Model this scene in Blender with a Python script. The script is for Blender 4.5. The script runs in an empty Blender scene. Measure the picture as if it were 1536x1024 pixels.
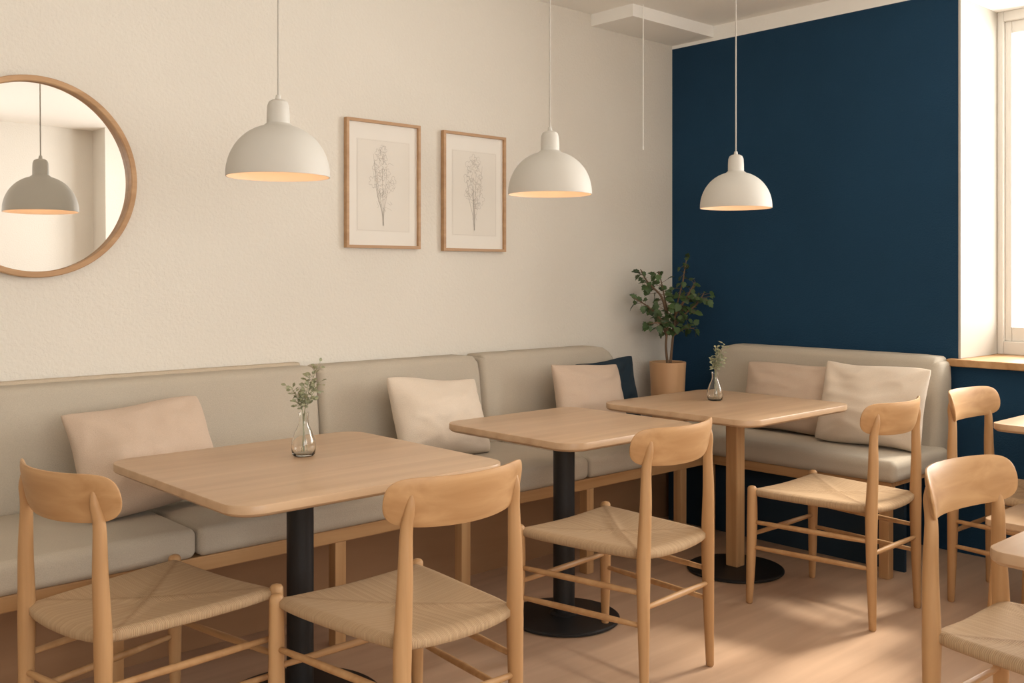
import bpy, bmesh, math, random
from mathutils import Vector, Matrix, noise, Euler
random.seed(7)
scene = bpy.context.scene
COL = scene.collection
scene.view_settings.view_transform = "Standard"

# ------------------------------------------------------------------ materials
def new_mat(name):
    m = bpy.data.materials.new(name); m.use_nodes = True
    nt = m.node_tree
    b = nt.nodes["Principled BSDF"]
    return m, nt, b

def plain(name, col, rough=0.6, bump=0.0, bscale=200, var=0.0, vscale=3.0, metallic=0.0, sheen=0.0, spec=0.4):
    m, nt, b = new_mat(name)
    b.inputs["Base Color"].default_value = (*col, 1)
    b.inputs["Roughness"].default_value = rough
    b.inputs["Metallic"].default_value = metallic
    b.inputs["Specular IOR Level"].default_value = spec
    if sheen: b.inputs["Sheen Weight"].default_value = sheen
    tc = nt.nodes.new("ShaderNodeTexCoord")
    if var > 0:
        n = nt.nodes.new("ShaderNodeTexNoise"); n.inputs["Scale"].default_value = vscale; n.inputs["Detail"].default_value = 4
        r = nt.nodes.new("ShaderNodeValToRGB")
        r.color_ramp.elements[0].position = 0.3; r.color_ramp.elements[1].position = 0.7
        r.color_ramp.elements[0].color = (*[c*(1-var) for c in col], 1)
        r.color_ramp.elements[1].color = (*[min(1, c*(1+var)) for c in col], 1)
        nt.links.new(tc.outputs["Object"], n.inputs["Vector"]); nt.links.new(n.outputs["Fac"], r.inputs["Fac"])
        nt.links.new(r.outputs["Color"], b.inputs["Base Color"])
    if bump > 0:
        n2 = nt.nodes.new("ShaderNodeTexNoise"); n2.inputs["Scale"].default_value = bscale; n2.inputs["Detail"].default_value = 3
        bp = nt.nodes.new("ShaderNodeBump"); bp.inputs["Strength"].default_value = bump; bp.inputs["Distance"].default_value = 0.01
        nt.links.new(tc.outputs["Object"], n2.inputs["Vector"]); nt.links.new(n2.outputs["Fac"], bp.inputs["Height"])
        nt.links.new(bp.outputs["Normal"], b.inputs["Normal"])
    return m

def wood(name, c1, c2, axis, rough=0.45, scale=1.0, along=1.2, across=28.0):
    m, nt, b = new_mat(name)
    tc = nt.nodes.new("ShaderNodeTexCoord"); mp = nt.nodes.new("ShaderNodeMapping")
    s = [across*scale]*3; s[axis] = along*scale
    mp.inputs["Scale"].default_value = s
    n = nt.nodes.new("ShaderNodeTexNoise"); n.inputs["Scale"].default_value = 1.0; n.inputs["Detail"].default_value = 6; n.inputs["Distortion"].default_value = 0.6
    n2 = nt.nodes.new("ShaderNodeTexNoise"); n2.inputs["Scale"].default_value = 0.25; n2.inputs["Detail"].default_value = 2
    add = nt.nodes.new("ShaderNodeMath"); add.operation = "ADD"
    mul = nt.nodes.new("ShaderNodeMath"); mul.operation = "MULTIPLY"; mul.inputs[1].default_value = 0.5
    r = nt.nodes.new("ShaderNodeValToRGB")
    r.color_ramp.elements[0].position = 0.36; r.color_ramp.elements[1].position = 0.64
    r.color_ramp.elements[0].color = (*c1, 1); r.color_ramp.elements[1].color = (*c2, 1)
    nt.links.new(tc.outputs["Object"], mp.inputs["Vector"])
    nt.links.new(mp.outputs["Vector"], n.inputs["Vector"]); nt.links.new(mp.outputs["Vector"], n2.inputs["Vector"])
    nt.links.new(n.outputs["Fac"], add.inputs[0]); nt.links.new(n2.outputs["Fac"], add.inputs[1])
    nt.links.new(add.outputs[0], mul.inputs[0]); nt.links.new(mul.outputs[0], r.inputs["Fac"])
    nt.links.new(r.outputs["Color"], b.inputs["Base Color"])
    b.inputs["Roughness"].default_value = rough
    b.inputs["Specular IOR Level"].default_value = 0.35
    bp = nt.nodes.new("ShaderNodeBump"); bp.inputs["Strength"].default_value = 0.08; bp.inputs["Distance"].default_value = 0.004
    nt.links.new(n.outputs["Fac"], bp.inputs["Height"]); nt.links.new(bp.outputs["Normal"], b.inputs["Normal"])
    return m

def fabric(name, col, weave=380, bump=0.25, lo=.90, hi=1.09):
    m, nt, b = new_mat(name)
    tc = nt.nodes.new("ShaderNodeTexCoord")
    n = nt.nodes.new("ShaderNodeTexNoise"); n.inputs["Scale"].default_value = 5; n.inputs["Detail"].default_value = 5
    n2 = nt.nodes.new("ShaderNodeTexNoise"); n2.inputs["Scale"].default_value = weave; n2.inputs["Detail"].default_value = 3
    mx = nt.nodes.new("ShaderNodeMath"); mx.operation = "MULTIPLY_ADD"; mx.inputs[1].default_value = 0.3
    hf = nt.nodes.new("ShaderNodeMath"); hf.operation = "MULTIPLY"; hf.inputs[1].default_value = 0.7
    r = nt.nodes.new("ShaderNodeValToRGB")
    r.color_ramp.elements[0].position = 0.3; r.color_ramp.elements[1].position = 0.7
    r.color_ramp.elements[0].color = (*[c*lo for c in col], 1); r.color_ramp.elements[1].color = (*[min(1, c*hi) for c in col], 1)
    nt.links.new(tc.outputs["Object"], n.inputs["Vector"]); nt.links.new(tc.outputs["Object"], n2.inputs["Vector"])
    nt.links.new(n2.outputs["Fac"], hf.inputs[0])
    nt.links.new(n.outputs["Fac"], mx.inputs[0]); nt.links.new(hf.outputs[0], mx.inputs[2])
    nt.links.new(mx.outputs[0], r.inputs["Fac"]); nt.links.new(r.outputs["Color"], b.inputs["Base Color"])
    b.inputs["Roughness"].default_value = 1.0; b.inputs["Sheen Weight"].default_value = 0.05; b.inputs["Specular IOR Level"].default_value = 0.05
    bp = nt.nodes.new("ShaderNodeBump"); bp.inputs["Strength"].default_value = bump; bp.inputs["Distance"].default_value = 0.004
    nt.links.new(n2.outputs["Fac"], bp.inputs["Height"]); nt.links.new(bp.outputs["Normal"], b.inputs["Normal"])
    return m

M_WALL = plain("wall_plaster", (0.755, 0.71, 0.63), 0.9, bump=0.35, bscale=90, var=0.02, vscale=1.5, spec=0.2)
M_WALL2 = plain("white_plaster", (0.80, 0.765, 0.70), 0.9, bump=0.2, bscale=90, spec=0.2)
M_CEIL = plain("ceiling_paint", (0.96, 0.945, 0.90), 0.9, bump=0.1, bscale=60, spec=0.2)
M_WHITE = plain("white_paint", (0.72, 0.69, 0.635), 0.7, spec=0.3)
M_REVEAL = plain("cream_reveal_paint", (0.50, 0.465, 0.405), 0.9, spec=0.1)
M_NAVY = plain("navy_paint", (0.012, 0.046, 0.094), 0.85, bump=0.3, bscale=120, var=0.06, vscale=2.0, spec=0.2)
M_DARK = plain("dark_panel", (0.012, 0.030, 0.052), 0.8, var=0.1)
M_FLOOR = wood("floor_oak", (0.45, 0.295, 0.195), (0.60, 0.415, 0.285), 0, rough=0.36, scale=1.0, along=0.9, across=13.0)
OAK1, OAK2 = (0.40, 0.215, 0.09), (0.57, 0.345, 0.168)
M_OAKZ = wood("oak_vertical_grain", OAK1, OAK2, 2)
M_OAKX = wood("oak_long_grain", OAK1, OAK2, 0)
M_TOP = wood("oak_table_top", (0.47, 0.305, 0.18), (0.58, 0.40, 0.25), 0, rough=0.32, along=1.5, across=22)
M_PANEL = wood("bench_base_wood", (0.31, 0.165, 0.08), (0.39, 0.22, 0.115), 0, rough=0.6, across=8)
M_FRAME = wood("frame_wood", (0.43, 0.25, 0.125), (0.56, 0.35, 0.19), 0, across=40)
M_BENCH = fabric("bench_fabric", (0.50, 0.44, 0.355))
M_LEDGE = fabric("bench_piping_fabric", (0.54, 0.45, 0.34))
M_PIL_TAN = fabric("pillow_tan_linen", (0.565, 0.44, 0.34), 380, .3, .93, 1.07)
M_PIL_BEI = fabric("pillow_beige_linen", (0.70, 0.60, 0.49), 380, .3, .93, 1.07)
M_PIL_NAVY = fabric("pillow_navy_linen", (0.022, 0.036, 0.050), 380, .3, .93, 1.07)
M_BLACK = plain("black_powder_coat", (0.012, 0.012, 0.013), 0.45, bump=0.05, bscale=300)
M_SHADE = plain("pendant_enamel", (0.60, 0.575, 0.52), 0.6, spec=0.35)
M_CORD = plain("cord_fabric", (0.50, 0.47, 0.42), 0.7)
M_TERRA = wood("planter_wood", (0.50, 0.29, 0.15), (0.62, 0.38, 0.21), 2, across=12)
M_SOIL = plain("soil", (0.03, 0.02, 0.012), 1.0, bump=1, bscale=60)
M_BARK = plain("bark", (0.16, 0.10, 0.06), 0.9, bump=0.5, bscale=60)
M_LEAF = plain("plant_leaf", (0.050, 0.088, 0.028), 0.5, var=0.5, vscale=9)
M_SPRIG = plain("sprig_leaf", (0.30, 0.31, 0.19), 0.6, var=0.35, vscale=40)
M_PAPER = plain("mat_board", (0.82, 0.78, 0.71), 0.8, spec=0.2)
M_PRINT = plain("print_paper", (0.78, 0.735, 0.66), 0.8, var=0.02, spec=0.2)
M_INK = plain("pencil_line", (0.48, 0.44, 0.39), 0.9)

def mat_mirror():
    m, nt, b = new_mat("mirror_silver")
    b.inputs["Base Color"].default_value = (0.90, 0.895, 0.88, 1); b.inputs["Metallic"].default_value = 1; b.inputs["Roughness"].default_value = 0.01
    return m
M_MIRROR = mat_mirror()
def mat_glass():
    m, nt, b = new_mat("clear_glass")
    b.inputs["Base Color"].default_value = (0.97, 0.98, 0.96, 1); b.inputs["Transmission Weight"].default_value = 1
    b.inputs["Roughness"].default_value = 0.02; b.inputs["IOR"].default_value = 1.45
    return m
M_GLASS = mat_glass()
def mat_emit():
    m, nt, b = new_mat("bulb_glow")
    b.inputs["Emission Color"].default_value = (1, 0.52, 0.26, 1); b.inputs["Emission Strength"].default_value = 20
    return m
M_BULB = mat_emit()
def mat_cord(d=0.25):
    m, nt, b = new_mat("woven_paper_cord")
    L = nt.links.new
    tc = nt.nodes.new("ShaderNodeTexCoord"); sp = nt.nodes.new("ShaderNodeSeparateXYZ"); L(tc.outputs["Object"], sp.inputs[0])
    def mth(op, a, bb=None):
        n = nt.nodes.new("ShaderNodeMath"); n.operation = op
        for i, v in enumerate((a, bb)):
            if v is None: continue
            if isinstance(v, (int, float)): n.inputs[i].default_value = v
            else: L(v, n.inputs[i])
        return n.outputs[0]
    ax = mth("DIVIDE", mth("ABSOLUTE", sp.outputs[0]), 0.225); ay = mth("DIVIDE", mth("ABSOLUTE", sp.outputs[1]), d)
    sel = mth("GREATER_THAN", ay, ax)
    nz = nt.nodes.new("ShaderNodeTexNoise"); nz.inputs["Scale"].default_value = 10; L(tc.outputs["Object"], nz.inputs["Vector"])
    wob = mth("MULTIPLY", nz.outputs["Fac"], 0.006)
    sx = mth("MULTIPLY", sp.outputs[0], sel); sy = mth("MULTIPLY", sp.outputs[1], mth("SUBTRACT", 1.0, sel))
    s = mth("ADD", mth("ADD", sx, sy), wob)
    w = mth("SINE", mth("MULTIPLY", s, 2*math.pi/0.0045))
    w01 = mth("MULTIPLY_ADD", w, 0.5); w01.node.inputs[2].default_value = 0.5
    cmb = nt.nodes.new("ShaderNodeCombineXYZ"); L(mth("MULTIPLY", s, 150), cmb.inputs[0]); L(mth("MULTIPLY", sel, 7.3), cmb.inputs[1])
    n3 = nt.nodes.new("ShaderNodeTexNoise"); n3.inputs["Scale"].default_value = 1.0; n3.inputs["Detail"].default_value = 4; L(cmb.outputs[0], n3.inputs["Vector"])
    dg = mth("ABSOLUTE", mth("SUBTRACT", ax, ay)); seam = mth("MINIMUM", mth("MULTIPLY", dg, 14.0), 1.0)
    f = mth("ADD", mth("MULTIPLY", w01, 0.25), mth("MULTIPLY", n3.outputs["Fac"], 0.55))
    f = mth("ADD", f, mth("MULTIPLY", seam, 0.18))
    r = nt.nodes.new("ShaderNodeValToRGB"); r.color_ramp.elements[0].position = 0.2; r.color_ramp.elements[1].position = 0.8
    r.color_ramp.elements[0].color = (0.29, 0.175, 0.09, 1); r.color_ramp.elements[1].color = (0.56, 0.40, 0.245, 1)
    L(f, r.inputs["Fac"]); L(r.outputs["Color"], b.inputs["Base Color"])
    bp = nt.nodes.new("ShaderNodeBump"); bp.inputs["Strength"].default_value = 0.4; bp.inputs["Distance"].default_value = 0.003
    L(mth("ADD", w01, seam), bp.inputs["Height"]); L(bp.outputs["Normal"], b.inputs["Normal"])
    b.inputs["Roughness"].default_value = 0.85; b.inputs["Specular IOR Level"].default_value = 0.2
    return m
M_SEAT = mat_cord()

# ------------------------------------------------------------------ helpers
def obj_from(name, verts, faces, mats, parent=None, smooth=True, midx=None, sharp=None):
    me = bpy.data.meshes.new(name)
    me.from_pydata([tuple(v) for v in verts], [], faces)
    if not isinstance(mats, (list, tuple)): mats = [mats]
    for m in mats: me.materials.append(m)
    if midx:
        for p, i in zip(me.polygons, midx): p.material_index = i
    bm = bmesh.new(); bm.from_mesh(me); bmesh.ops.recalc_face_normals(bm, faces=bm.faces); bm.to_mesh(me); bm.free()
    for p in me.polygons: p.use_smooth = smooth
    if smooth:
        try: me.set_sharp_from_angle(angle=math.radians(sharp or 40))
        except Exception: pass
    o = bpy.data.objects.new(name, me); COL.objects.link(o)
    if parent: o.parent = parent
    return o

def root(name, label, cat, loc=(0,0,0), rot=0, group=None):
    e = bpy.data.objects.new(name, None); e.empty_display_size = 0.1; COL.objects.link(e)
    e.location = loc; e.rotation_euler = (0, 0, rot)
    e["label"] = label; e["category"] = cat
    if group: e["group"] = group
    return e

def copy_thing(src, loc, rot, label=None):
    r = src.copy(); COL.objects.link(r); r.location = loc; r.rotation_euler = (0, 0, rot)
    if label: r["label"] = label
    for c in list(src.children):
        k = c.copy(); COL.objects.link(k); k.parent = r
    return r

def box_geo(x0,x1,y0,y1,z0,z1):
    v = [(x0,y0,z0),(x1,y0,z0),(x1,y1,z0),(x0,y1,z0),(x0,y0,z1),(x1,y0,z1),(x1,y1,z1),(x0,y1,z1)]
    f = [(0,3,2,1),(4,5,6,7),(0,1,5,4),(1,2,6,5),(2,3,7,6),(3,0,4,7)]
    return v, f

def boxes(name, lst, mats, parent=None, bevel=0.0):
    V, F, I = [], [], []
    for b in lst:
        mi = b[6] if len(b) > 6 else 0
        v, f = box_geo(*b[:6]); o = len(V); V += v; F += [tuple(i+o for i in q) for q in f]; I += [mi]*6
    ob = obj_from(name, V, F, mats, parent, smooth=False, midx=I)
    if bevel > 0:
        md = ob.modifiers.new("bevel", "BEVEL"); md.width = bevel; md.segments = 2; md.limit_method = "ANGLE"
    return ob

def structure(o):
    o["kind"] = "structure"; return o

def lathe_geo(prof, seg=48, cx=0, cy=0):
    V, F = [], []
    rings = []
    for r, z in prof:
        if r < 1e-6:
            rings.append([len(V)]); V.append((cx, cy, z))
        else:
            rings.append(list(range(len(V), len(V)+seg)))
            for i in range(seg):
                a = 2*math.pi*i/seg; V.append((cx+r*math.cos(a), cy+r*math.sin(a), z))
    for a, b in zip(rings[:-1], rings[1:]):
        for i in range(seg):
            j = (i+1) % seg
            if len(a) == 1 and len(b) == 1: continue
            if len(a) == 1: F.append((a[0], b[j], b[i]))
            elif len(b) == 1: F.append((a[i], a[j], b[0]))
            else: F.append((a[i], a[j], b[j], b[i]))
    return V, F

def catmull(pts, n=8):
    P = [Vector(p) for p in pts]; out = []
    P = [P[0]*2-P[1]] + P + [P[-1]*2-P[-2]]
    for i in range(1, len(P)-2):
        for k in range(n):
            t = k/n; p0, p1, p2, p3 = P[i-1:i+3]
            out.append(0.5*((2*p1)+(p2-p0)*t+(2*p0-5*p1+4*p2-p3)*t*t+(3*p1-p0-3*p2+p3)*t**3))
    out.append(P[-2]); return out

def tube_geo(pts, rad, seg=12, V=None, F=None, round_end=True):
    if V is None: V, F = [], []
    pts = [Vector(p) for p in pts]
    n = len(pts)
    if isinstance(rad, (int, float)): rad = [rad]*n
    P, R = list(pts), list(rad)
    if round_end:
        d0 = (pts[0]-pts[1]).normalized(); d1 = (pts[-1]-pts[-2]).normalized()
        P = [pts[0]+d0*rad[0]*0.55, pts[0]+d0*rad[0]*0.4] + P + [pts[-1]+d1*rad[-1]*0.4, pts[-1]+d1*rad[-1]*0.55]
        R = [rad[0]*0.35, rad[0]*0.75] + R + [rad[-1]*0.75, rad[-1]*0.35]
    prev = None; base = len(V); m = len(P)
    for i in range(m):
        t = (P[min(i+1, m-1)]-P[max(i-1, 0)]).normalized()
        if prev is None:
            a = Vector((1,0,0)) if abs(t.x) < 0.9 else Vector((0,1,0))
            u = (a - t*a.dot(t)).normalized()
        else:
            u = (prev - t*prev.dot(t)).normalized()
        prev = u; w = t.cross(u)
        for k in range(seg):
            an = 2*math.pi*k/seg
            V.append(P[i]+(u*math.cos(an)+w*math.sin(an))*R[i])
    for i in range(m-1):
        for k in range(seg):
            j = (k+1) % seg
            F.append((base+i*seg+k, base+i*seg+j, base+(i+1)*seg+j, base+(i+1)*seg+k))
    F.append(tuple(base+k for k in reversed(range(seg)))); F.append(tuple(base+(m-1)*seg+k for k in range(seg)))
    return V, F

def interp(pts, vals, n=8):
    P = catmull(pts, n); out = []
    for i in range(len(vals)-1):
        for k in range(n): out.append(vals[i]+(vals[i+1]-vals[i])*k/n)
    out.append(vals[-1]); return P, out

def rounded_slab(name, x0, x1, y0, y1, z0, z1, R, mat, parent=None, bev=0.005, seg=10):
    cx = [(x1-R, y1-R, 0), (x0+R, y1-R, 90), (x0+R, y0+R, 180), (x1-R, y0+R, 270)]
    def ring(inset, z):
        out = []
        for (a, b, s) in cx:
            for k in range(seg+1):
                t = math.radians(s+90*k/seg); r = R-inset
                out.append((a+r*math.cos(t), b+r*math.sin(t), z))
        return out
    under = (z1-z0)*0.3
    L = [ring(bev*2.2, z0), ring(bev*0.8, z0+under*0.5), ring(0, z0+under), ring(0, z1-bev*.7), ring(bev*0.25, z1-bev*0.2), ring(bev*.8, z1)]
    V, F = [], []
    n = len(L[0])
    for l in L: V += l
    for i in range(len(L)-1):
        for k in range(n):
            j = (k+1) % n; F.append((i*n+k, i*n+j, (i+1)*n+j, (i+1)*n+k))
    F.append(tuple(reversed(range(n)))); F.append(tuple((len(L)-1)*n+k for k in range(n)))
    return obj_from(name, V, F, mat, parent, smooth=True, sharp=35)

def soft_box(name, x0, x1, y0, y1, z0, z1, r, mat, parent=None, puff=(0,0,0), warp=None, n=14):
    c = Vector(((x0+x1)/2, (y0+y1)/2, (z0+z1)/2)); h = Vector(((x1-x0)/2, (y1-y0)/2, (z1-z0)/2))
    def coords(hh, k):
        e = [0, .1, .25, .45, .7, 1.0]
        L = [-hh+r*t for t in e]
        a, b = -hh+r, hh-r
        if b > a+1e-5:
            L += [a+(b-a)*i/k for i in range(1, k)]
            L += [hh-r*t for t in reversed(e)]
        else:
            L += [hh-r*t for t in reversed(e[:-1])]
        return L
    xs, ys, zs = coords(h.x, n), coords(h.y, 4), coords(h.z, 6)
    idx = {}; V = []; F = []
    def vid(i, j, k):
        key = (i, j, k)
        if key not in idx:
            p = Vector((xs[i], ys[j], zs[k]))
            q = Vector([max(-(h[a]-r), min(h[a]-r, p[a])) for a in range(3)])
            d = p-q
            pn = q + d.normalized()*r if d.length > 0 else p
            u = [pn[a]/h[a] for a in range(3)]
            for a in range(3):
                if puff[a]:
                    b, e = [(1,2),(0,2),(0,1)][a]
                    pn[a] += math.copysign(1, u[a])*abs(u[a])**2*puff[a]*max(0,(1-u[b]**4))**.7*max(0,(1-u[e]**4))**.7
            P = pn+c
            if warp: P = warp(P)
            idx[key] = len(V); V.append(P)
        return idx[key]
    X, Y, Z = len(xs)-1, len(ys)-1, len(zs)-1
    for i in range(X):
        for j in range(Y):
            for k in (0, Z): F.append((vid(i,j,k), vid(i+1,j,k), vid(i+1,j+1,k), vid(i,j+1,k)))
    for i in range(X):
        for k in range(Z):
            for j in (0, Y): F.append((vid(i,j,k), vid(i+1,j,k), vid(i+1,j,k+1), vid(i,j,k+1)))
    for j in range(Y):
        for k in range(Z):
            for i in (0, X): F.append((vid(i,j,k), vid(i,j+1,k), vid(i,j+1,k+1), vid(i,j,k+1)))
    return obj_from(name, V, F, mat, parent, smooth=True, sharp=80)

# ------------------------------------------------------------------ room
WY, WX, CZ, RY = 3.75, 4.75, 2.74, -1.7
structure(boxes("floor", [(-2.2, 5.3, RY-.2, 3.95, -0.1, 0)], M_FLOOR))
structure(boxes("ceiling", [(-2.2, 5.3, RY-.2, 3.95, CZ, CZ+0.1)], M_CEIL))
structure(boxes("wall_left", [(-2.2, 5.3, WY, WY+0.2, 0, CZ)], M_WALL))
structure(boxes("wall_back", [
    (WX, 5.3, 2.05, WY, 0, 2.655, 0), (WX, 5.3, 2.05, WY, 2.655, CZ, 1),
    (WX, 5.3, RY-.2, 2.05, 0, 0.88, 0), (WX, 5.3, RY-.2, 2.05, 2.62, CZ, 1),
    (WX, 5.3, RY-.2, -0.9, 0.88, 2.62, 1)], [M_NAVY, M_CEIL]))
structure(boxes("trim_1", [(WX+0.001, 5.28, 2.0385, 2.0495, 0.915, 2.62)], M_REVEAL))
structure(boxes("wall_right", [
    (-2.2, 5.3, RY-.2, RY, 0, 0.85), (-2.2, 5.3, RY-.2, RY, 2.5, CZ),
    (-2.2, -1.2, RY-.2, RY, 0.85, 2.5), (2.2, 5.3, RY-.2, RY, 0.85, 2.5), (3.80, 4.2, RY, RY+.25, 0, CZ)], M_WALL2))
structure(boxes("wall_front", [(-2.4, -2.2, RY-.2, 3.95, 0, CZ)], M_WALL2))
structure(boxes("trim_2", [(4.04, WX, 3.45, WY, 2.675, CZ)], M_CEIL))
structure(boxes("trim_3", [(4.70, 5.24, -0.9, 2.085, 0.88, 0.914)], M_OAKX, bevel=0.004))
def window_x(name):
    L = [(5.17, 5.25, 2.008, 2.038, 0.914, 2.62), (5.17, 5.25, -0.9, -0.87, 0.914, 2.62), (5.17, 5.25, -0.87, 2.008, 2.57, 2.62),
         (5.17, 5.25, -0.87, 2.008, 0.914, 0.98), (5.17, 5.25, 0.95, 1.07, 0.98, 2.57), (5.17, 5.25, -0.02, 0.08, 0.98, 2.57)]
    L += [(5.19, 5.23, 1.976, 2.008, 0.98, 2.57), (5.19, 5.23, 1.07, 1.12, 0.98, 2.57), (5.19, 5.23, 1.12, 1.976, 0.98, 1.05), (5.19, 5.23, 1.12, 1.976, 2.51, 2.57)]
    return structure(boxes(name, L, M_WHITE, bevel=0.004))
window_x("window_1")
structure(boxes("window_2", [(-1.2, -1.12, RY-.14, RY-.06, .85, 2.5), (2.12, 2.2, RY-.14, RY-.06, .85, 2.5), (.5, .6, RY-.14, RY-.06, .93, 2.42),
    (-1.12, 2.12, RY-.14, RY-.06, 2.42, 2.5), (-1.12, 2.12, RY-.14, RY-.06, .85, .93)], M_WHITE, bevel=0.004))

# ------------------------------------------------------------------ bench (long)
def top_round(xl, xr, zt, Rl, Rr):
    def f(P):
        for xe, s, R in ((xl, -1, Rl), (xr, 1, Rr)):
            if R <= 0: continue
            dx = (P.x-(xe-s*R))*s; dz = P.z-(zt-R)
            if dx > 0 and dz > 0:
                a, b = dx/R, dz/R; h = math.hypot(a, b); k = max(a, b)/h
                P = Vector((xe-s*R+s*dx*k, P.y, zt-R+dz*k))
        return P
    return f
ST = 0.515   # seat top
def back_warp_long(xl, xr, Rl, Rr):
    tr = top_round(xl, xr, 0.93, Rl, Rr)
    def f(P):
        P = tr(P)
        t = (P.z-0.5)/0.43
        k = (WY-0.01-P.y)/0.14
        P.y -= (1-t)*0.05*max(0, k)
        return P
    return f
bench = root("banquette_bench", "long built-in greige upholstered bench on an oak frame", "bench")
XE = 4.04
boxes("front_rail", [(-0.1, XE, 2.99, 3.03, 0.372, 0.42)], M_OAKX, bench, bevel=0.004)
boxes("seat_board", [(-0.1, XE, 3.03, WY-0.005, 0.40, 0.42)], M_OAKX, bench)
boxes("base_panel", [(-0.1, XE, 3.33, 3.35, 0, 0.40)], M_PANEL, bench)
for x in (0.4, 1.13, 1.915, 2.49, 3.2, 3.86):
    boxes("leg", [(x, x+0.045, 2.995, 3.04, 0, 0.372)], M_OAKZ, bench, bevel=0.003)
for a, b in ((-0.1, .6), (.6, 1.40), (1.40, 2.33), (2.33, 3.2), (3.2, XE)):
    soft_box("seat_cushion", a+.002, b-.002, 2.975, 3.60, 0.421, ST, 0.026, M_BENCH, bench, puff=(0, .005, .006))
for a, b, rl, rr in ((-0.1, .92, .03, .03), (.92, 2.22, .03, .03), (2.22, 3.11, .03, .06), (3.11, 4.09, .03, .15)):
    soft_box("back_cushion", a+.0015, b-.0015, WY-0.15, WY-0.01, 0.50, 0.93, 0.030, M_BENCH, bench, puff=(0, .006, 0), warp=back_warp_long(a, b, rl, rr))
soft_box("top_piping", -.1, 2.2, WY-.045, WY-.003, .90, .942, .012, M_LEDGE, bench)

b2 = root("banquette_bench", "short upholstered greige bench against the navy wall", "bench", loc=(WX, 3.40, 0), rot=-math.pi/2)
LW = 1.38; LB = 1.335
boxes("front_rail", [(0.02, LW-0.03, -0.66, -0.62, 0.372, 0.42)], M_OAKX, b2, bevel=0.004)
boxes("seat_board", [(0.02, LW-0.03, -0.62, -0.005, 0.40, 0.42)], M_OAKX, b2)
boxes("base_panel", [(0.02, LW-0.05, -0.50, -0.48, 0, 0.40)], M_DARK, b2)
for x in (0.36, LW-0.09):
    boxes("leg", [(x, x+0.045, -0.655, -0.61, 0, 0.372)], M_OAKZ, b2, bevel=0.003)
soft_box("seat_cushion", 0.03, LW, -0.69, -0.15, 0.421, ST, 0.030, M_BENCH, b2, puff=(0, .005, .008))
def bw2(P):
    P = top_round(0.06, LB, 0.93, .10, .06)(P)
    t = (P.z-0.5)/0.43; k = (-0.01-P.y)/0.14
    P.y -= (1-t)*0.05*max(0, k)
    return P
soft_box("back_cushion", 0.06, LB, -0.15, -0.01, 0.42, 0.93, 0.036, M_BENCH, b2, puff=(0, .008, 0), warp=bw2)

# ------------------------------------------------------------------ pillows
def pillow(label, mat, W, H, T, loc, yaw, lean, roll, seed, z_rest=ST+0.006):
    N = 44; V = []; F = []
    def side(s):
        base = len(V)
        for j in range(N+1):
            for i in range(N+1):
                u = -1+2*i/N; v = -1+2*j/N
                u = math.sin(u*math.pi/2); v = math.sin(v*math.pi/2)
                x = W/2*u*(1-.055*(1-v*v)-.03*(abs(u)*abs(v))**8); z = H/2*v*(1-.055*(1-u*u)-.03*(abs(u)*abs(v))**8)
                t = T/2*(max(0, 1-u*u)*max(0, 1-v*v))**.44*(1-.26*v)
                nn = noise.noise(Vector((u*1.5+seed*3.1, v*1.5, s*2.0+seed)))
                n2 = noise.noise(Vector((u*1.6+v*.8+seed, v*2.4-u*1.0+seed*2, s*5.0)))
                e = min(1, 2.0*max(0, (1-abs(u))*(1-abs(v)))**.5)
                t += (nn*.016+(.5-abs(n2))**2*.03-.004)*e
                for cu in (-1, 1):
                    for cv in (-1, 1):
                        du, dv = u-cu, v-cv; r = math.hypot(du, dv)
                        if 0.02 < r < 1.0:
                            a = math.atan2(dv, du)
                            t += .0055*math.sin(a*7+seed*2+cu)*math.sin(math.pi*r/1.0)*e
                t = max(t, 0.0)
                z += noise.noise(Vector((u*.9+seed, 0, 4.2)))*.012*abs(v)
                x += noise.noise(Vector((v*.9+seed, 0, 9.2)))*.012*abs(u)
                V.append(Vector((x, s*t+0.0015*s, z)))
        for j in range(N):
            for i in range(N):
                a = base+j*(N+1)+i; q = (a, a+1, a+N+2, a+N+1)
                F.append(q if s < 0 else q[::-1])
        return base
    b0 = side(-1); b1 = side(1)
    per = [i for i in range(N+1)] + [(j+1)*(N+1)-1 for j in range(1, N+1)] + [N*(N+1)+i for i in range(N-1, -1, -1)] + [j*(N+1) for j in range(N-1, 0, -1)]
    for k in range(len(per)):
        a, b = per[k], per[(k+1) % len(per)]; F.append((b0+a, b1+a, b1+b, b0+b))
    R = Matrix.Rotation(yaw, 3, 'Z') @ Matrix.Rotation(lean, 3, 'X') @ Matrix.Rotation(roll, 3, 'Y')
    o = obj_from("throw_pillow", V, F, mat, None, True, sharp=100)
    o["label"] = label; o["category"] = "pillow"; o["group"] = "cushions on the upholstered benches"
    mz = min((R @ v).z for v in V)
    o.rotation_euler = R.to_euler(); o.location = (loc[0], loc[1], z_rest-mz)
    return o
rad = math.radians
pillow("tan linen square cushion propped against the bench back", M_PIL_TAN, .50, .385, .18, (1.385, 3.335), rad(3), rad(-31), rad(-3), 1)
pillow("pale beige linen cushion leaning on the bench back", M_PIL_BEI, .51, .345, .17, (2.70, 3.395), rad(4), rad(-21), rad(5), 2)
pillow("tan linen cushion leaning in front of a navy cushion", M_PIL_TAN, .50, .35, .14, (3.63, 3.37), rad(3), rad(-16), rad(4), 3)
pillow("dark navy cushion tucked behind a tan cushion", M_PIL_NAVY, .46, .345, .08, (3.92, 3.51), rad(1), rad(-9), rad(-2), 4)
pillow("tan linen cushion leaning against the short bench back", M_PIL_TAN, .56, .355, .16, (4.43, 2.745), rad(-90), rad(-17), rad(-2), 5)
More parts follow.
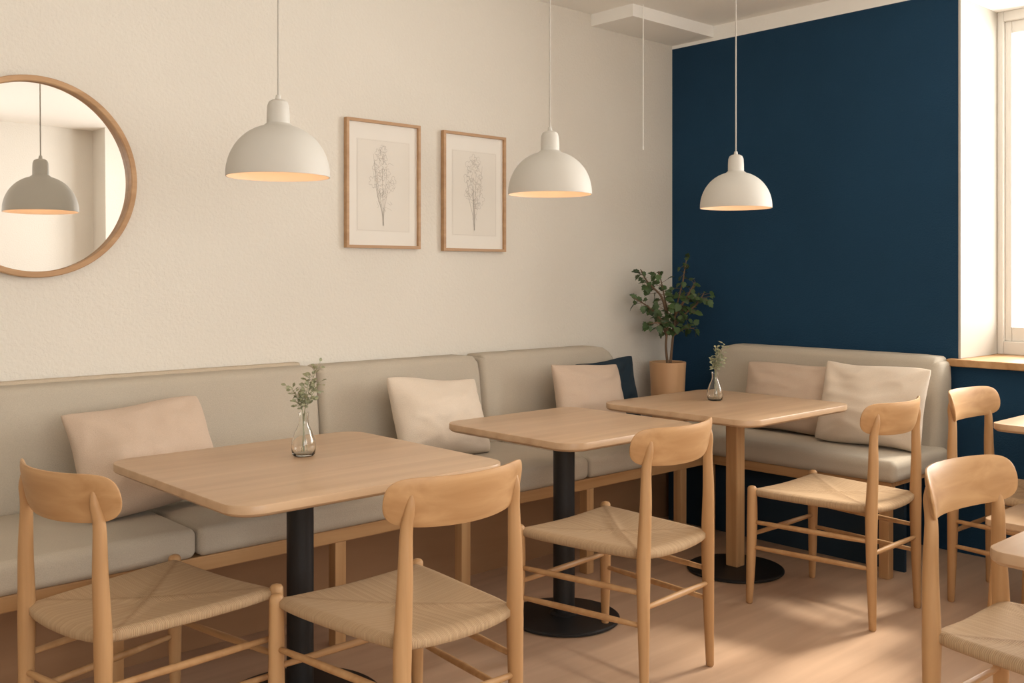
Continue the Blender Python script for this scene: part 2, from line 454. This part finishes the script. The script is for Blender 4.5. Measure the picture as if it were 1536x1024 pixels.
pillow("pale beige cushion leaning at the short bench end", M_PIL_BEI, .50, .39, .17, (4.36, 2.28), rad(-84), rad(-19), rad(2), 6)

# ------------------------------------------------------------------ tables
def table(x0, x1, y0, y1, polex, poley, wood_pole=False, label="", br=.212, R=.085):
    t = root("cafe_table", label, "table", loc=(polex, poley, 0), group="cafe tables")
    rounded_slab("table_top", x0-polex, x1-polex, y0-poley, y1-poley, 0.709, 0.74, R, M_TOP, t)
    if wood_pole:
        p = 0.031
        o = boxes("pole", [(-p, p, -p, p, 0.018, 0.709)], M_OAKZ, t, bevel=0.007); o["label"] = "square oak pole"
    else:
        V, F = lathe_geo([(0, .018), (.055, .018), (.055, .024), (.041, .03), (.041, .69), (.07, .695), (.07, .709), (0, .709)], 40)
        o = obj_from("pole", V, F, M_BLACK, t); o["label"] = "round black metal pole"
    V, F = lathe_geo([(0, 0), (br-.007, 0), (br, .004), (br, .010), (br-.006, .014), (.06, .021), (0, .021)], 72)
    o = obj_from("base", V, F, M_BLACK, t, sharp=30); o["label"] = "flat round black metal base"
    return t
table(1.155, 2.06, 2.24, 3.10, 1.60, 2.70, label="light oak square table with rounded corners beside the long bench", br=.25)
table(2.41, 3.13, 2.33, 3.03, 2.73, 2.675, label="smaller light oak table with black pedestal beside the bench")
table(3.31, 4.11, 2.23, 3.03, 3.74, 2.60, True, label="light oak table with square wooden post at bench corner")
table(3.96, 4.69, 0.78, 1.59, 4.35, 1.14, label="light oak table standing under the window sill", R=.05)
table(2.13, 2.93, 0.08, 0.87, 2.56, 0.40, label="light oak table with a chair pushed under it", R=.05)

# ------------------------------------------------------------------ chair
def build_chair():
    c = root("dining_chair", "oak dining chair with woven paper-cord seat and curved backrest", "chair", group="oak cord-seat dining chairs")
    FW, BW, FD, BD = 0.235, 0.180, 0.240, -0.235
    for s in (-1, 1):
        P, R = interp([(s*(FW+.008), FD+.008, 0.005), (s*(FW+.004), FD+.004, .15), (s*FW, FD, .33), (s*FW, FD, .458)], [.0135, .018, .0215, .0185], 8)
        obj_from("leg", *tube_geo(P, R, 16), M_OAKZ, c)
    W2 = .222; zc = .773; CURV = .074
    def yb(x, z): return BD-.050+CURV*abs(x/W2)**2.1-.20*(z-zc)
    for s in (-1, 1):
        xt = .170
        P, R = interp([(s*(BW+.006), BD-.006, 0.005), (s*(BW+.004), BD-.002, .2), (s*(BW+.002), BD, .42), (s*(BW-.002), BD-.005, .59),
                       (s*(xt+.004), yb(xt, .71)-.010, .71), (s*xt, yb(xt, .765)-.008, .765), (s*(xt-.002), yb(xt, .795)-.004, .795)],
                      [.0135, .0185, .0225, .0190, .0155, .0125, .0070], 8)
        obj_from("leg", *tube_geo(P, R, 16), M_OAKZ, c)
    # backrest
    nu, nv = 52, 12; V = []; F = []
    def pt(u, v, side):
        hh = .062*max(0, 1-abs(u)**10)**.40*(1-.06*u*u)
        x = W2*u
        z = zc + .008*u*u + hh*v
        th = .0082*(1-abs(v)**4*.75)*(1-abs(u)**14*.7)
        n = Vector((-2*CURV*u/W2, 1, .20)).normalized()
        return Vector((x, yb(x, z), z)) + n*th*side
    for side in (-1, 1):
        for j in range(nv+1):
            for i in range(nu+1):
                u = math.sin((-1+2*i/nu)*math.pi/2); v = math.sin((-1+2*j/nv)*math.pi/2)
                V.append(pt(u, v, side))
    o1 = (nu+1)*(nv+1)
    for j in range(nv):
        for i in range(nu):
            a = j*(nu+1)+i; F.append((a, a+1, a+nu+2, a+nu+1)); F.append((o1+a, o1+a+nu+1, o1+a+nu+2, o1+a+1))
    per = list(range(nu+1)) + [(j+1)*(nu+1)-1 for j in range(1, nv+1)] + [nv*(nu+1)+i for i in range(nu-1, -1, -1)] + [j*(nu+1) for j in range(nv-1, 0, -1)]
    for k in range(len(per)):
        a, b = per[k], per[(k+1) % len(per)]; F.append((a, o1+a, o1+b, b))
    obj_from("backrest", V, F, M_OAKX, c, sharp=60)
    def rung(p, q, r=.0095):
        P = [Vector(p).lerp(Vector(q), k/6) for k in range(7)]
        R = [r*(.8+.3*math.sin(math.pi*k/6)) for k in range(7)]
        obj_from("stretcher", *tube_geo(P, R, 10), M_OAKX, c)
    for s in (-1, 1):
        rung((s*(FW+.002), FD, .225), (s*(BW+.004), BD-.002, .225))
        rung((s*(FW+.001), FD, .325), (s*(BW+.003), BD, .325))
    rung((-FW, FD, .275), (FW, FD, .275))
    rung((-BW, BD-.002, .28), (BW, BD-.002, .28))
    # seat
    N = 40; V = []; F = []
    def half(y): 
        t = (y-BD)/(FD-BD); return BW+(FW-BW)*t
    def seat_pt(i, j, top):
        u = -1+2*i/N; v = -1+2*j/N
        u = math.sin(u*math.pi/2)*.35+u*.65; v = math.sin(v*math.pi/2)*.35+v*.65
        yy0 = (FD+BD)/2 + (FD-BD)/2*v
        y = (FD+BD)/2 + ((FD-BD)/2+.014*(1-u**4))*v
        x = (half(yy0)+.014*(1-v**4))*u
        m = max(abs(u), abs(v))
        roll = max(0, (m-.88)/.12)**2
        dip = .026*(1-m**1.4)
        ridge = .007*math.exp(-((abs(u)-abs(v))/.10)**2)*(1-m)*1.6
        bow = .014*(1-u*u)*abs(v)**3 + .004*(1-v*v)*abs(u)**3
        z = .464 - dip + ridge - bow - .012*roll
        if not top: z = .426 - bow + .010*roll - dip*.2
        return Vector((x, y, z))
    for top in (0, 1):
        for j in range(N+1):
            for i in range(N+1): V.append(seat_pt(i, j, top))
    o1 = (N+1)**2
    for j in range(N):
        for i in range(N):
            a = j*(N+1)+i; F.append((a, a+N+1, a+N+2, a+1)); F.append((o1+a, o1+a+1, o1+a+N+2, o1+a+N+1))
    per = list(range(N+1)) + [(j+1)*(N+1)-1 for j in range(1, N+1)] + [N*(N+1)+i for i in range(N-1, -1, -1)] + [j*(N+1) for j in range(N-1, 0, -1)]
    for k in range(len(per)):
        a, b = per[k], per[(k+1) % len(per)]; F.append((a, b, o1+b, o1+a))
    s = obj_from("seat", V, F, M_SEAT, c, sharp=70); s["label"] = "woven natural paper-cord seat"
    return c
chair = build_chair()
chair.location = (1.095, 2.63, 0); chair.rotation_euler = (0, 0, rad(-80))
chair["label"] = "oak chair with woven cord seat beside the long bench"
copy_thing(chair, (1.57, 2.13, 0), rad(1), "oak chair with woven cord seat facing the bench across the table")
copy_thing(chair, (2.555, 2.245, 0), rad(4), "oak chair with woven cord seat angled toward the small table")
copy_thing(chair, (3.65, 2.055, 0), rad(1), "oak chair with cord seat beside the wooden-post table")
copy_thing(chair, (4.20, 1.52, 0), rad(180), "oak chair with cord seat pushed under the window table")
copy_thing(chair, (2.535, 0.84, 0), rad(177), "oak chair with cord seat, back turned to the bench tables")

# stool
st = root("wooden_stool", "low oak stool with flat square seat near the window", "stool", loc=(3.75, 1.28, 0))
rounded_slab("seat", -.18, .18, -.18, .18, .43, .46, .04, M_TOP, st)
for sx in (-1, 1):
    for sy in (-1, 1):
        obj_from("leg", *tube_geo([(sx*.165, sy*.165, .005), (sx*.15, sy*.15, .22), (sx*.135, sy*.135, .432)], [.012, .016, .018], 14), M_OAKZ, st)

# ------------------------------------------------------------------ pendants
def build_pendant(loc):
    p = root("pendant_lamp", "off-white metal dome pendant lamp hanging over a table", "pendant lamp", loc=loc, group="dome pendant lamps")
    R, H = .1575, .158
    outer = []
    for k in range(0, 25):
        a = math.pi/2*k/24
        outer.append((R*math.cos(a)**.92 if k < 24 else 0.0, H*math.sin(a)**1.0))
    outer = [(r, z) for r, z in outer if r > .036]
    inner = [(max(.03, r-.003), z-.002) for r, z in outer]
    prof = inner[::-1] + [(R-.003, -.004), (R-.0005, -.004), (R, -.002)] + outer + [(.035, .161), (.0345, .193), (.033, .215), (.028, .227), (.018, .233), (.009, .235), (.007, .248), (0, .249)]
    prof = [(0, .151)] + prof
    V, F = lathe_geo(prof, 72)
    obj_from("lamp_shade", V, F, M_SHADE, p, sharp=35)
    obj_from("cord", *tube_geo([(0, 0, .247), (0, 0, (CZ-loc[2]-.02))], .003, 8, round_end=False), M_CORD, p)
    V, F = lathe_geo([(0, CZ-loc[2]-.03), (.045, CZ-loc[2]-.03), (.05, CZ-loc[2]-.024), (.05, CZ-loc[2]-.001), (0, CZ-loc[2]-.001)], 32)
    obj_from("ceiling_canopy", V, F, M_SHADE, p, sharp=35)
    V, F = lathe_geo([(0, .035), (.018, .040), (.028, .055), (.030, .07), (.024, .09), (.015, .105), (.014, .150), (0, .150)], 24)
    obj_from("bulb", V, F, M_BULB, p)
    return p
pd = build_pendant((1.555, 2.754, 1.615))
copy_thing(pd, (2.645, 2.665, 1.615), 0)
copy_thing(pd, (3.745, 2.60, 1.61), 0)

hc = root("hanging_cord", "thin white pull cord hanging from the ceiling bulkhead", "cord", loc=(4.10, 3.43, 0))
obj_from("cord", *tube_geo([(0, 0, 1.985), (0, 0, 2.74)], .0028, 8, round_end=False), M_CEIL, hc)
obj_from("cord_end", *lathe_geo([(0, 1.97), (.004, 1.972), (.005, 1.985), (.003, 1.995), (0, 1.996)], 12), M_CEIL, hc)

# ------------------------------------------------------------------ mirror
mr = root("wall_mirror", "round wall mirror with a slim light wood frame", "mirror", loc=(1.15, WY-0.002, 1.655))
def rotx(V): return [(v[0], -v[2], v[1]) for v in V]   # lathe axis z -> -y
V, F = lathe_geo([(.334, 0), (.334, .034), (.337, .037), (.352, .037), (.355, .034), (.355, 0), (.334, 0)], 128)
obj_from("frame", rotx(V), F, M_FRAME, mr, sharp=40)
V, F = lathe_geo([(0, .001), (.3335, .001), (.3335, .004), (0, .004)], 128)
V = [(v[0], v[1]-.017+v[0]*.038+v[2]*.010, v[2]) for v in rotx(V)]
obj_from("mirror_glass", V, F, M_MIRROR, mr, sharp=30)

# ------------------------------------------------------------------ pictures
def ribbon(poly, w, V, F, y):
    P = [Vector((p[0], p[1])) for p in poly]
    b = len(V); n = len(P)
    for i in range(n):
        t = (P[min(i+1, n-1)]-P[max(0, i-1)])
        if t.length < 1e-9: t = Vector((1, 0))
        t.normalize(); nrm = Vector((-t.y, t.x))*w/2
        V.append((P[i].x+nrm.x, y, P[i].y+nrm.y)); V.append((P[i].x-nrm.x, y, P[i].y-nrm.y))
    for i in range(n-1): F.append((b+2*i, b+2*i+1, b+2*i+3, b+2*i+2))
def picture(x0, x1, z0, z1, seed, label):
    rnd = random.Random(seed)
    cx, cz = (x0+x1)/2, (z0+z1)/2; w, h = x1-x0, z1-z0
    p = root("framed_picture", label, "picture", loc=(cx, WY-0.002, cz), group="framed botanical drawings")
    a, b = w/2, h/2; t = .013; d = .024
    prof = [(0, 0), (0, -d), (t, -d), (t, -.010), (t, 0)]
    V, F = [], []
    cor = [(-1, -1), (1, -1), (1, 1), (-1, 1)]
    for sx, sz in cor:
        for off, y in prof: V.append((sx*(a-off), y, sz*(b-off)))
    n = len(prof)
    for k in range(4):
        for i in range(n):
            j = (i+1) % n; q = (k+1) % 4
            F.append((k*n+i, k*n+j, q*n+j, q*n+i))
    obj_from("frame", V, F, M_FRAME, p, smooth=False)
    boxes("mat_board", [(-a+t, a-t, -.010, -.001, -b+t, b-t)], M_PAPER, p)
    boxes("print", [(-a+.06, a-.055, -.0108, -.010, -b+.075, b-.085)], M_PRINT, p)
    V, F = [], []
    y = -.0114
    bx0, bx1, bz0, bz1 = -a+.065, a-.06, -b+.08, b-.09
    ribbon([(bx0, bz0), (bx1, bz0), (bx1, bz1), (bx0, bz1), (bx0, bz0)], .0007, V, F, y)
    cx0 = .0
    for k in range(8):
        tx = rnd.uniform(-.06, .06); tz = rnd.uniform(.0, .14)
        pts = catmull([(cx0+rnd.uniform(-.004, .004), -.185, 0), (cx0+tx*.15, -.12, 0), (cx0+tx*.6, -.04, 0), (cx0+tx, tz, 0)], 8)
        ribbon([(q.x, q.y) for q in pts], .0010, V, F, y)
    for k in range(22):
        t_ = (k+.5)/22
        z = -.07+.24*t_; sp = .062*math.sin(math.pi*(.12+.8*t_))
        fx = cx0+rnd.uniform(-sp, sp); R = rnd.uniform(.012, .026); pet = rnd.choice([3, 4, 5]); ph = rnd.uniform(0, 6)
        pts = []
        for i in range(60):
            an = 2*math.pi*i/59; rr = R*(.45+.55*abs(math.sin(an*pet/2+ph)))*(1+.08*rnd.uniform(-1, 1))
            pts.append((fx+rr*math.cos(an), z+rr*math.sin(an)*1.15))
        ribbon(pts, .0010, V, F, y)
    for k in range(26):
        z = rnd.uniform(-.12, .17); fx = cx0+rnd.uniform(-.05, .05)*(1-abs(z)/.3); an = rnd.uniform(0, 6.28); L = rnd.uniform(.012, .035)
        bx = rnd.uniform(-.01, .01)
        pts = catmull([(fx, z, 0), (fx+L*.5*math.cos(an)-bx, z+L*.5*math.sin(an)+bx, 0), (fx+L*math.cos(an), z+L*math.sin(an), 0)], 6)
        ribbon([(q.x, q.y) for q in pts], rnd.uniform(.0007, .0014), V, F, y)
    dr = obj_from("drawing", V, F, M_INK, p, smooth=False); dr["label"] = "fine grey pencil drawing of a flower bouquet"
picture(2.44, 2.847, 1.43, 2.005, 11, "oak-framed pencil flower drawing hung nearer the mirror")
picture(2.986, 3.386, 1.425, 2.0, 23, "oak-framed pencil flower drawing hung nearer the corner")

# ------------------------------------------------------------------ leaves
def add_leaf(V, F, pos, d, nrm, L, W, kind="oval"):
    d = d.normalized(); nrm = (nrm-d*nrm.dot(d)).normalized(); s = d.cross(nrm)
    if kind == "oval": out = [(0, 0), (.2, .6), (.45, 1.0), (.7, .8), (.9, .35), (1, 0)]
    else: out = [(0, 0), (-.08, .55), (.18, .75), (.22, 1.0), (.42, .72), (.62, .80), (.70, .42), (.86, .3), (1, 0)]
    b = len(V); n = len(out)
    for l, w in out: V.append(pos+d*l*L+nrm*(-.12*L*l*l))
    for sg in (-1, 1):
        for l, w in out: V.append(pos+d*l*L+s*sg*w*W/2+nrm*(w*W*.14-.12*L*l*l))
    for i in range(n-1):
        F.append((b+i, b+i+1, b+n+i+1, b+n+i)); F.append((b+i+1, b+i, b+2*n+i, b+2*n+i+1))
def rv(r=random): return Vector((r.uniform(-1, 1), r.uniform(-1, 1), r.uniform(-1, 1)))

cs = root("corner_side_table", "plain oak corner box between the two benches", "side table", loc=(4.42, 3.57, 0))
boxes("top", [(-.29, .32, -.155, .17, .44, .47)], M_OAKX, cs, bevel=.003)
boxes("body", [(-.28, .31, -.145, .16, 0, .44)], M_PANEL, cs)
pp = root("potted_plant", "leafy green plant in a round wooden planter in the corner", "plant", loc=(4.45, 3.545, .47))
V, F = lathe_geo([(0, 0), (.082, 0), (.086, .005), (.102, .345), (.102, .352), (.092, .352), (.090, .32), (0, .32)], 48)
obj_from("pot", V, F, M_TERRA, pp, sharp=35)
obj_from("soil", *lathe_geo([(0, .315), (.0895, .315), (.0895, .328), (0, .333)], 32), M_SOIL, pp)
rnd = random.Random(5)
VB, FB, VL, FL = [], [], [], []
trunks = [
    [(0, 0, .33), (-.015, .0, .45), (-.01, -.01, .60), (-.04, .0, .75), (-.09, -.01, .86)],
    [(.01, -.01, .33), (.02, -.02, .48), (.04, -.03, .65), (.07, -.05, .80), (.08, -.07, .93)],
    [(-.01, 0, .50), (-.06, .01, .60), (-.15, .03, .67), (-.24, .04, .71)],
    [(.03, -.02, .55), (.08, -.06, .62), (.13, -.11, .68), (.15, -.14, .74)],
    [(-.01, .0, .62), (-.07, -.01, .72), (-.15, .02, .80), (-.20, .03, .87)],
    [(.03, -.03, .62), (.06, -.09, .72), (.08, -.13, .80)],
    [(-.01, 0, .52), (-.08, -.01, .57), (-.16, .01, .57)],
    [(.02, -.02, .50), (.07, -.07, .54), (.09, -.11, .54)],
]
for tr in trunks:
    P, R = interp(tr, [.008-.0055*i/(len(tr)-1) for i in range(len(tr))], 8)
    tube_geo(P, R, 8, VB, FB)
    for i, p in enumerate(P):
        if p.z < .53 or i % 5 == 3: continue
        for _ in range(2 if i % 3 else 1):
            d = rv(rnd); d.z *= .6; d.normalize()
            q = p+d*rnd.uniform(.015, .055)
            dd = d+Vector((0, 0, rnd.uniform(-.9, .2)))
            nn = Vector((-.45, -.5, .8))+rv(rnd)*.7
            L = rnd.uniform(.024, .050)
            q.x = min(q.x, .265); q.y = min(q.y, .12)
            tube_geo([p, q], .0012, 4, VB, FB, round_end=False)
            if q.x+L*.8 > .285: dd.x = -abs(dd.x)
            if q.y+L*.8 > .18: dd.y = -abs(dd.y)
            add_leaf(VL, FL, q, dd, nn, L, L*1.0, "lobed")
obj_from("stem", VB, FB, M_BARK, pp)
obj_from("foliage", VL, FL, M_LEAF, pp, smooth=True, sharp=60)

# ------------------------------------------------------------------ vases with sprigs
def vase(loc, sc, label):
    v = root("bud_vase", label, "vase", loc=loc, group="glass bud vases")
    prof = [(0, 0), (.030, 0), (.036, .006), (.0385, .025), (.036, .050), (.026, .078), (.0165, .098), (.0145, .115), (.0165, .132), (.0175, .136),
            (.0155, .136), (.0125, .115), (.0145, .099), (.024, .078), (.0335, .050), (.036, .026), (.0335, .010), (.027, .006), (0, .006)]
    V, F = lathe_geo([(r*sc, z*sc) for r, z in prof], 48)
    obj_from("glass_body", V, F, M_GLASS, v, sharp=70)
def sprig(loc, sc, seed, label, tips):
    r = root("leafy_sprig", label, "sprig", loc=loc, group="sprigs standing in glass vases")
    rnd = random.Random(seed); VB, FB, VL, FL = [], [], [], []
    for k, (dr, H) in enumerate(tips):
        dx, dy = dr*.736, -dr*.677; dy += rnd.uniform(-.01, .01)
        P = catmull([(rnd.uniform(-.012, .012)*sc, rnd.uniform(-.01, .01)*sc, .012), (rnd.uniform(-.003, .003), rnd.uniform(-.003, .003), .115*sc), (dx*.35*sc, dy*.35*sc, (.115+(H-.115)*.5)*sc), (dx*sc, dy*sc, H*sc)], 9)
        tube_geo(P, .0010, 6, VB, FB, round_end=False)
        for i, p in enumerate(P):
            if p.z < .15*sc: continue
            for _ in range(2 if i % 2 else 3):
                d = rv(rnd); d.z = d.z*.5+.3; d.normalize()
                q = p+d*rnd.uniform(.004, .018)*sc
                tube_geo([p, q], .0005, 3, VB, FB, round_end=False)
                L = rnd.uniform(.012, .020)*sc
                add_leaf(VL, FL, q, d, Vector((-.4, -.5, .8))+rv(rnd)*.8, L, L*.62)
    obj_from("stem", VB, FB, M_SPRIG, r); obj_from("leaves", VL, FL, M_SPRIG, r, sharp=60)
vase((1.652, 2.767, .7402), 1.0, "small clear glass bottle vase on the large oak table")
sprig((1.652, 2.767, .7402), 1.0, 3, "fine green leafy sprigs standing in the nearer glass vase", [(.042, .285), (.02, .25), (-.036, .215), (-.012, .19), (.048, .23)])
vase((3.755, 2.72, .7402), .95, "small clear glass bottle vase on the wooden-post table")
sprig((3.755, 2.72, .7402), .95, 8, "fine green leafy sprigs in the vase near the corner", [(.04, .27), (.01, .25), (.03, .21), (-.01, .19)])

# ------------------------------------------------------------------ light
def area(name, loc, rot, sx, sy, power, col):
    l = bpy.data.lights.new(name, "AREA"); l.shape = "RECTANGLE"; l.size = sx; l.size_y = sy; l.energy = power; l.color = col
    o = bpy.data.objects.new(name, l); COL.objects.link(o); o.location = loc; o.rotation_euler = rot; return o
area("window_daylight", (6.3, 0.9, 1.75), (0, rad(98), 0), 2.2, 3.0, 300, (1, .978, .94))
area("window_daylight_street", (.5, RY-.45, 1.6), (rad(110), 0, 0), 3.4, 1.7, 78, (1, .978, .94))
sun = bpy.data.lights.new("sun", "SUN"); sun.energy = 4.4; sun.angle = rad(9); sun.color = (1, .90, .76)
so = bpy.data.objects.new("sun", sun); COL.objects.link(so)
so.rotation_euler = Vector((-1.5, .22, -1.45)).to_track_quat('-Z', 'Y').to_euler()

w = bpy.data.worlds.new("world"); scene.world = w; w.use_nodes = True
bg = w.node_tree.nodes["Background"]; bg.inputs["Color"].default_value = (1, .98, .95, 1); bg.inputs["Strength"].default_value = 1.6

# ------------------------------------------------------------------ camera
cam = bpy.data.cameras.new("camera"); co = bpy.data.objects.new("camera", cam); COL.objects.link(co)
cam.sensor_width = 36; cam.lens = 36*1500/1536; cam.shift_y = -100/1536
co.location = (0, 0, 1.31); co.rotation_euler = (rad(90), 0, -math.atan2(.677, .736))
cam.clip_start = 0.05
scene.camera = co
